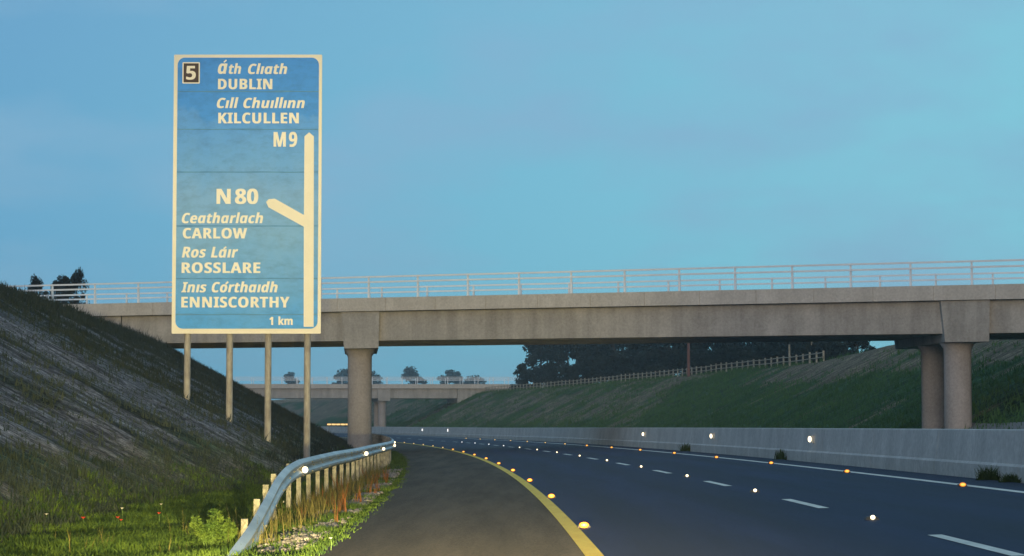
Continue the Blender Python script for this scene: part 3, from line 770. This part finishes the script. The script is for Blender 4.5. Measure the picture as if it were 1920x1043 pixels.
# ------------------------------------------------------------------ trees
def leaf_cloud(r, clumps, per, size, squash=.8):
    n = sum(per for _ in clumps); V = np.zeros((n * 4, 3)); 
    cen = np.repeat(np.array([c[:3] for c in clumps]), per, 0); rad = np.repeat(np.array([c[3] for c in clumps]), per)
    d = r.normal(size=(n, 3)); d /= np.linalg.norm(d, axis=1)[:, None]
    rr = rad * r.random(n) ** .45
    p = cen + d * rr[:, None] * np.array([1, 1, squash])
    a = r.normal(size=(n, 3)); a /= np.linalg.norm(a, axis=1)[:, None]
    b = np.cross(a, r.normal(size=(n, 3))); b /= np.linalg.norm(b, axis=1)[:, None]
    s = size * (.6 + .8 * r.random(n)); a *= s[:, None]; b *= (s * .6)[:, None]
    V[0::4] = p - a; V[1::4] = p + b; V[2::4] = p + a; V[3::4] = p - b
    Q = np.arange(n * 4).reshape(n, 4)
    return V, Q
def make_tree(seed, h, w, leaf, dens, m, trunk_frac=.3, sparse=.0):
    r = np.random.default_rng(seed)
    o = bpy.data.objects.new('tree', None); COL.objects.link(o)
    t = MB(); x = y = 0; path = [(0, 0, -.4)]
    for k in range(1, 6):
        x += r.normal() * .12 * w * .15; y += r.normal() * .12 * w * .15; path.append((x, y, h * .8 * k / 5))
    t.tube(path, [h * .028 * (1 - .15 * k) for k in range(6)], 8)
    clumps = []
    for k in range(int(36 * (1 - sparse))):
        zz = h * (trunk_frac + (1 - trunk_frac) * r.random() ** .8)
        q = (zz / h - trunk_frac) / (1 - trunk_frac)
        rad = w * .5 * (math.sin(math.pi * min(1, .18 + q * .8)) ** .7) * (.35 + .65 * r.random())
        an = r.random() * 2 * math.pi; cx_, cy_ = x * q + rad * math.cos(an), y * q + rad * math.sin(an)
        clumps.append((cx_, cy_, zz, w * (.10 + .12 * r.random())))
        if k % 2 == 0:
            bz = max(h * .12, zz - rad * .7 - .3); f = min(1, bz / (h * .8))
            t.tube([(x * f, y * f, bz), (cx_ * .55, cy_ * .55, (bz + zz) / 2), (cx_, cy_, zz)], [h * .012, h * .008, h * .003], 5)
    t.build('trunk', M['bark'], o)
    V, Q = leaf_cloud(r, clumps, dens, leaf)
    raw('crown', V, Q, m, o)
    return o
def behind(px, u):                           # distance at which this line of sight is u metres right of the yellow line
    a, b = 120.0, 420.0
    for _ in range(40):
        m = (a + b) / 2
        if (px - 960) / F * m - xc(m) < u: a = m
        else: b = m
    return a
def place_trees():
    protos = [make_tree(s, 10, w, .26, 170, M['leafdark'], tf) for s, w, tf in ((1, 7.0, .10), (2, 8.0, .14), (3, 6.0, .08), (4, 8.5, .12))]
    used = set()
    desc = ['dark leafy tree at the left end of the belt behind the right fence', 'dark tree behind the fence, second from the left end of the belt',
            'dark tree behind the fence, third from the left end of the belt', 'dark tree behind the fence, fourth from the left end of the belt',
            'dark tree behind the fence, fifth from the left end of the belt', 'dark tree behind the fence just left of the reddish pole',
            'dark tree behind the fence just right of the reddish pole', 'dark tree behind the fence, second to the right of the reddish pole',
            'dark tree behind the fence, third to the right of the reddish pole', 'dark tree behind the right end of the timber fence',
            'dark tree showing over the bare soil right of the timber fence', 'last low dark tree of the belt, nearest the right bridge column']
    spots = [(1012, 330, 9.6, 0), (1062, 318, 10.4, 1), (1112, 305, 10.2, 2), (1152, 300, 10.4, 3), (1208, 290, 10.0, 1), (1258, 285, 9.8, 0), (1318, 280, 9.8, 2),
             (1352, 268, 9.0, 2), (1412, 262, 8.6, 3), (1470, 255, 7.6, 0), (1532, 250, 5.2, 1), (1610, 245, 4.2, 0)]
    for i, (px, Y, h, k) in enumerate(spots):
        o = protos[k] if k not in used else copy_tree(protos[k]); used.add(k)
        Y = behind(px, 42 + (i % 3) * 1.5); x = (px - 960) / F * Y; o.location = (x, Y, gxy(x, Y) - .6); o.scale = (h / 10,) * 3; o.rotation_euler.z = i * 1.9
        tag(o, desc[i], 'tree', 'trees behind the right fence')
    # undergrowth that closes the foot of the belt
    for i, (px, Y, w, h) in enumerate(((990, 336, 2.6, 3.4), (1040, 326, 3.2, 4.0), (1090, 315, 3.2, 3.6), (1140, 306, 3.4, 3.8), (1185, 298, 3.0, 4.0), (1232, 292, 3.2, 4.2), (1285, 288, 3.2, 3.6), (1340, 280, 3.4, 3.6), (1395, 270, 3.4, 3.4), (1450, 262, 3.2, 3.2), (1505, 256, 3.2, 2.8), (1560, 250, 3.0, 2.2))):
        r = np.random.default_rng(60 + i); Y = behind(px, 39.4); x = (px - 960) / F * Y
        cl = [(r.normal() * w * .4, r.normal() * w * .3, h * (.15 + .75 * r.random()), w * (.22 + .15 * r.random())) for _ in range(14)]
        V, Q = leaf_cloud(r, cl, 170, .2); o = raw('bush', V, Q, M['leafdark']); o.location = (x, Y, gxy(x, Y) - .3)
        names = ['first', 'second', 'third', 'fourth', 'fifth', 'sixth', 'seventh', 'eighth', 'ninth', 'tenth', 'eleventh', 'last']
        tag(o, 'dark bush at the foot of the tree belt behind the fence, %s from the left' % names[i], 'bush', 'bushes under the tree belt')
    # pale far trees behind the distant bridge
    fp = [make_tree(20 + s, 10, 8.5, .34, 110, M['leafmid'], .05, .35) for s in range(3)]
    fd = ['hazy far tree over the distant bridge, between the two right sign posts', 'hazy far tree just left of the near bridge column', 'hazy sliver of a far tree just right of the near bridge column',
          'rounded hazy far tree, first clear one right of the near column', 'broad hazy far tree over the middle of the distant bridge', 'low hazy far tree near the right end of the distant bridge']
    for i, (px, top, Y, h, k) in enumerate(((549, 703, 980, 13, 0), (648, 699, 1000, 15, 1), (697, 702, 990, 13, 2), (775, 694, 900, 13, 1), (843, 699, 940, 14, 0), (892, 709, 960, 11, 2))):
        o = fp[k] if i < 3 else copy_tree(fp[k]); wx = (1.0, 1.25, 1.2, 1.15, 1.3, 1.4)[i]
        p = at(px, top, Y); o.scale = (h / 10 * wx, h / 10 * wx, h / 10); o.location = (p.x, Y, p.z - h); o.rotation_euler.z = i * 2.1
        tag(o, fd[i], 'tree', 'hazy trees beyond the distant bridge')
    # trees on the left above the cutting
    lp = make_tree(41, 10, 8, .22, 190, M['leafdark'], .2, .3)
    for i, (px, top, Y, h, lb) in enumerate(((70, 524, 175, 4.0, 'small dark tree behind the bridge railing, leftmost of the three'), (118, 523, 180, 3.8, 'dark tree with a twin top behind the bridge railing, middle of the three'),
                                            (142, 512, 182, 4.4, 'tallest dark tree behind the bridge railing at the left'))):
        o = lp if i == 0 else copy_tree(lp)
        p = at(px, top, Y); o.scale = (h / 10 * (.5 if i != 2 else .6), h / 10 * .8, h / 10); o.location = (p.x, Y, p.z - h); o.rotation_euler.z = i * 1.3 + .4
        tag(o, lb, 'tree', 'trees behind the left bridge railing')
place_trees()

# ------------------------------------------------------------------ timber fence on the right crest, pole
def fence():
    uf = 36.4
    def pt(Y, h): x = xc(Y) + uf + .15 * math.sin(Y * .05); return Vector((x, Y, gxy(x, Y) + h))
    O = pt(200, 0)
    o = empty('timber_fence', O, 'long pale timber post and rail fence along the top of the right bank', 'fence')
    ys = []; Y = 198.0
    while Y < 640: ys.append(Y); Y += 2.35
    for k, Y in enumerate(ys[:92]):
        p = pt(Y, -.3) - O; hh = 1.15 + .1 * R.random(); w = .075
        b = MB(); b.box(p.x - w, p.x + w, p.y - w, p.y + w, p.z, p.z + hh); b.build('fence_post', M['timber'], o)
    b = MB()
    for Y in ys[92:]:
        p = pt(Y, -.3) - O; w = .075; b.box(p.x - w, p.x + w, p.y - w, p.y + w, p.z, p.z + 1.25)
    tag(b.build('fence_post', M['timber'], o), kind='stuff')
    for h in (.36, .74):
        b = MB(); prev = None
        for Y in ys:
            p = pt(Y, h) - O
            if prev is not None:
                q = [prev + Vector((-.1, 0, -.035)), p + Vector((-.1, 0, -.035)), p + Vector((-.06, 0, -.035)), prev + Vector((-.06, 0, -.035))]
                b.hexa(q + [v + Vector((0, 0, .07)) for v in q])
            prev = p
        b.build('fence_rail', M['timber'], o)
fence()
def pole(px, ybase, Y, ztop, r, label, name, m):
    x = (px - 960) / F * Y; g = gxy(x, Y) - .4
    o = empty(name, (x, Y, g), label, 'pole')
    b = MB(); b.tube([(0, 0, 0), (0, 0, ztop - g)], [r, r * .8], 10); b.build('shaft', m, o)
    b = MB(); b.tube([(0, 0, ztop - g - .01), (0, 0, ztop - g + .06)], [r * 1.05, r * .5], 10); b.build('cap', M['stud'], o)
    return o
pole(1291, 695, 250, 13.2, .17, 'tall reddish brown pole standing in the fence line on the right bank', 'utility_pole', M['pole'])
pole(1480, 672, 212, 8.55, .10, 'pale tall timber post behind the right end of the fence, left of the pair', 'marker_post', M['timber'])
pole(1522, 672, 208, 8.75, .09, 'pale tall timber post behind the right end of the fence, right of the pair', 'marker_post', M['timber'])

# paved apron on the right bank under the bridge
def apron():
    b = MB(); vs = []
    us = [TOE_R - .3, 23.7, 24.1, 24.5, 24.9]
    for j, (ya, yb) in enumerate(((99.5, 118), (100.2, 118), (101, 118.5), (101.8, 119), (102.6, 119.5))):
        u = us[j]
        for k in range(7):
            Y = ya + (yb - ya) * k / 6; vs.append((xc(Y) + u, Y, ground(u, Y) + .12))
    b.add(vs, [(j * 7 + k, (j + 1) * 7 + k, (j + 1) * 7 + k + 1, j * 7 + k + 1) for j in range(4) for k in range(6)])
    o = b.build('paved_slope', M['paving'], recalc=False); md = o.modifiers.new('t', 'SOLIDIFY'); md.thickness = .2; md.offset = -1
    tag(o, 'grey paved slope at the foot of the right bank beside the bridge column', 'paving')
apron()

# ------------------------------------------------------------------ grass, weeds, flowers
def tufts(name, pts, hgt, blades, width, spread, lean, m, seed, label, cat, kind='stuff'):
    r = np.random.default_rng(seed); P = np.repeat(np.asarray(pts, dtype=float), blades, 0); n = len(P)
    a = r.random(n) * 2 * math.pi; rr = spread * np.sqrt(r.random(n))
    base = P[:, :3] + np.stack([rr * np.cos(a), rr * np.sin(a), np.full(n, -.02)], 1)
    h = P[:, 3] * (hgt[0] + (hgt[1] - hgt[0]) * r.random(n)); la = r.random(n) * 2 * math.pi; ll = lean * h * r.random(n)
    tip = base + np.stack([ll * np.cos(la), ll * np.sin(la), h], 1)
    mid = base + np.stack([ll * .3 * np.cos(la), ll * .3 * np.sin(la), h * .55], 1)
    wa = r.normal(0, .7, n); wv = np.stack([np.cos(wa), np.sin(wa), np.zeros(n)], 1) * (width * (.6 + .8 * r.random(n)))[:, None]
    V = np.empty((n * 5, 3)); V[0::5] = base - wv * .5; V[1::5] = base + wv * .5; V[2::5] = mid - wv * .4; V[3::5] = mid + wv * .4; V[4::5] = tip
    i = np.arange(n) * 5
    T = np.concatenate([np.stack([i, i + 1, i + 3], 1), np.stack([i, i + 3, i + 2], 1), np.stack([i + 2, i + 3, i + 4], 1)])
    o = raw(name, V, T, m); tag(o, label, cat, kind=kind); return o
def scatter(n, u0, u1, y0, y1, keep, r, pw=1.0):
    out = []
    for _ in range(n):
        u = u0 + (u1 - u0) * r.random(); Y = y0 + (y1 - y0) * r.random() ** pw
        s = keep(u, Y)
        if s > 0: out.append((xc(Y) + u, Y, ground(u, Y), s))
    return out
# bright verge grass lit by the headlamps, both sides of the rail
def kv(u, Y):
    if u < toe_l(Y) - .6 + .9 * noise.noise((u, Y * .5, 2)): return 0
    d = U_L - u
    near = min(1, d / .5)
    gr = 0.0 if -4.0 < u < -3.0 and noise.noise((u * .8, Y * .5, 40)) > -.12 and Y < 75 else 1
    return (gr or (.5 if R.random() < .35 else 0)) * (.45 + .55 * near) * (.75 + .5 * noise.noise((u * .8, Y * .4, 8)))
tufts('verge_grass', scatter(15000, -9.6, -2.8, 22, 60, kv, R, 1.3) + scatter(3500, -6.5, -2.8, 60, 130, kv, R), (.06, .19), 7, .016, .14, 1.0, M['grass'], 1, 'bright green grass on the left verge around the crash barrier', 'grass')
# dull grass over the left slope
def ks(u, Y):
    if u > toe_l(Y) + .4: return 0
    return (.4 + .5 * R.random() + .9 * max(0, noise.noise((u * .9, Y * .7, 33)))) if R.random() > soil(u, Y) * .93 else (.25 + .2 * R.random() if R.random() < .4 else 0)
tufts('bank_grass', scatter(40000, -23, -4.6, 26, 150, ks, R, 1.25), (.10, .30), 5, .020, .2, .8, M['sgrass'], 2, 'dull rough grass over the left bank', 'grass')
def kr(u, Y):
    if u < TOE_R - 1: return 0
    return .6 + .6 * R.random() if R.random() > soil(u, Y) * .97 else 0
tufts('far_bank_grass', scatter(26000, 22.5, 38.5, 95, 420, kr, R), (.16, .42), 4, .05, .4, .8, M['rgrass'], 3, 'dark green rough grass over the right bank', 'grass')
# dry stems and rusty docks in front of the rail
def kd(u, Y): return .6 + .6 * R.random() if noise.noise((u * .9, Y * .45, 60)) > -.15 else 0
tufts('dry_weeds', scatter(620, -4.15, -3.5, 28, 72, kd, R), (.14, .42), 5, .008, .22, .6, M['dry'], 4, 'pale dry stems standing below the near crash barrier', 'weeds')
tufts('dry_weeds', scatter(14, -6.2, -4.2, 25, 32, kd, R), (.2, .42), 5, .007, .25, .5, M['dry'], 14, 'pale dry stems among the grass at the bottom left edge', 'weeds')
tufts('rusty_weeds', scatter(70, -4.2, -3.1, 33, 62, kd, R), (.22, .5), 4, .014, .05, .3, M['rust'], 5, 'rusty orange dock stems among the weeds by the barrier', 'weeds')
# crest fringe against the sky
tufts('crest_grass', scatter(5000, -24, -15, 60, 135, lambda u, Y: .45 + .5 * R.random() + 1.3 * max(0, noise.noise((u * .6, Y * .5, 71))), R), (.14, .38), 4, .03, .3, .7, M['sgrass'], 6, 'long dark grass along the top of the left bank', 'grass')
# gravel scraps beside the shoulder
def gravel():
    b = MB()
    for _ in range(4200):
        Y = 26 + 48 * R.random(); u = -3.3 + .20 * R.gauss(0, 1)
        if u > -3.0 or u < -4.2 or noise.noise((u * .8, Y * .5, 40)) < -.25: continue
        s = .014 + .03 * R.random() ** 2; x = xc(Y) + u; z = ground(u, Y)
        b.ball((x, Y, z + s * .4), s * (.8 + .5 * R.random()), s * (.8 + .5 * R.random()), s * .75, 5, 3)
    o = b.build('gravel', M['gravel'], recalc=False); o.data.polygons.foreach_set('use_smooth', [False] * len(o.data.polygons)); tag(o, 'loose grey stones between shoulder and crash barrier', 'gravel', kind='stuff')
gravel()
# yellow-green leafy weed at the ramped rail end
def leafy(px, py, Y, h, w, m, name, label, n=700, leaf=.035):
    x = (px - 960) / F * Y; g = gxy(x, Y)
    o = empty(name, (x, Y, g), label, 'plant')
    r = np.random.default_rng(int(px)); st = MB(); cl = []
    for k in range(9):
        a = r.random() * 6.28; q = w * .5 * math.sqrt(r.random()); t = Vector((q * math.cos(a), q * math.sin(a), h * (.55 + .45 * r.random())))
        st.tube([(t.x * .2, t.y * .2, -.05), (t.x * .6, t.y * .6, t.z * .5), t], [.008, .006, .003], 5)
        for f in (.45, .7, .92): cl.append((t.x * f, t.y * f, t.z * f, w * .13))
    st.build('stem', M['stem'], o)
    V, Q = leaf_cloud(r, cl, max(10, n // 27), leaf, 1.0); raw('foliage', V, Q, m, o)
leafy(398, 1000, 28.0, .46, .52, M['bush'], 'weed_plant', 'bright yellow green leafy weed at the low end of the crash barrier', 3200, .016)
leafy(432, 1000, 28.6, .34, .28, M['bush'], 'weed_plant', 'small bright green weed growing against the ramped rail end', 1200, .016)
for px, Y, h, w, lb in ((1790, 44.0, .28, .42, 'larger dark weed tuft at the foot of the concrete barrier'), (1846, 42.3, .18, .34, 'low dark weed tuft at the barrier foot, right of the larger one'),
                        (1432, 71.0, .32, .3, 'small dark weed at the barrier foot below the middle reflectors'), (1293, 95.0, .34, .4, 'faint dark weed at the barrier foot farthest from the camera')):
    x = xc(Y) + 8.45; px2 = 960 + F * x / Y
    o = empty('weed_tuft', (x, Y, road_z(8.4, Y)), lb, 'plant', 'weeds along the barrier foot')
    r = np.random.default_rng(int(px)); n = 260
    bx = np.stack([r.normal(0, w * .22, n), r.normal(0, .05, n), np.full(n, -.02)], 1); hh = h * (.35 + .75 * r.random(n))
    tp = bx + np.stack([r.normal(0, w * .22, n), r.normal(0, .05, n) - .03, hh], 1); wv = np.array([[.011, .004, 0]]) * (.5 + r.random((n, 1)))
    V = np.empty((n * 3, 3)); V[0::3] = bx - wv; V[1::3] = bx + wv; V[2::3] = tp
    raw('foliage', V, np.arange(n * 3).reshape(n, 3), M['weed'], o)
    st = MB()
    for k in range(6): st.tube([(0, 0, -.02), (r.normal() * w * .3, -.04, h)], [.006, .003], 4)
    st.build('stem', M['stem'], o)
# poppies and pale flowers
def flower(px, py, Y, m, r_, label, name, h):
    p = at(px, py, Y); g = gxy(p.x, Y); z = max(p.z, g + .12)
    o = empty(name, (p.x, Y, g), label, 'flower', 'flowers in the verge grass')
    b = MB(); b.tube([(0, 0, -.03), (.01, 0, (z - g) * .6), (0, 0, z - g)], [.006, .005, .004], 5); b.build('stem', M['stem'], o)
    b = MB()
    for k in range(5):
        a = 2 * math.pi * k / 5 + px; c, s = math.cos(a), math.sin(a); q = r_
        b.add([(0, 0, z - g), (q * .75 * c - q * .5 * s, q * .75 * s + q * .5 * c, z - g + q * .75), (q * 1.1 * c, q * 1.1 * s, z - g + q * .8), (q * .75 * c + q * .5 * s, q * .75 * s - q * .5 * c, z - g + q * .75)], [(0, 1, 2, 3)])
    b.build('bloom', m, o, recalc=False)
flower(478, 984, 31.5, M['red'], .055, 'large red poppy in front of the crash barrier', 'poppy', .4)
flower(489, 988, 31.0, M['red'], .04, 'orange red poppy close to the right of the large poppy', 'poppy', .4)
flower(156, 973, 33.5, M['red'], .035, 'red poppy alone in the grass at the far left', 'poppy', .3)
flower(221, 972, 33.5, M['red'], .030, 'upper red poppy of a close pair in the left grass', 'poppy', .3)
flower(227, 979, 33.0, M['red'], .028, 'lower red poppy of a close pair in the left grass', 'poppy', .3)
flower(298, 964, 34.5, M['red'], .030, 'red poppy on the verge midway to the crash barrier', 'poppy', .3)
flower(87, 966, 34, M['daisy'], .030, 'pale flower at the far left foot of the bank', 'pale_flower', .3)
flower(229, 955, 35.5, M['daisy'], .030, 'pale flower above the pair of red poppies', 'pale_flower', .3)
flower(302, 947, 37, M['daisy'], .026, 'pale flower nearest the crash barrier end', 'pale_flower', .3)
flower(620, 1018, 25.6, M['daisy'], .022, 'pale flower head at the edge of the hard shoulder', 'pale_flower', .2)

# ------------------------------------------------------------------ dusk haze
def haze():
    b = MB(); b.box(-700, 700, -60, 1250, -40, 40); o = b.build('haze', bpy.data.materials.new('haze_air'))
    m = o.data.materials[0]; m.use_nodes = True; nt = m.node_tree; nt.nodes.clear()
    out = nt.nodes.new('ShaderNodeOutputMaterial'); v = nt.nodes.new('ShaderNodeVolumePrincipled')
    v.inputs['Color'].default_value = (.88, .93, .98, 1); v.inputs['Density'].default_value = .00042; v.inputs['Anisotropy'].default_value = .7
    nt.links.new(v.outputs[0], out.inputs['Volume']); tag(o, 'thin blue dusk haze over the motorway', 'haze', kind='stuff')
haze()
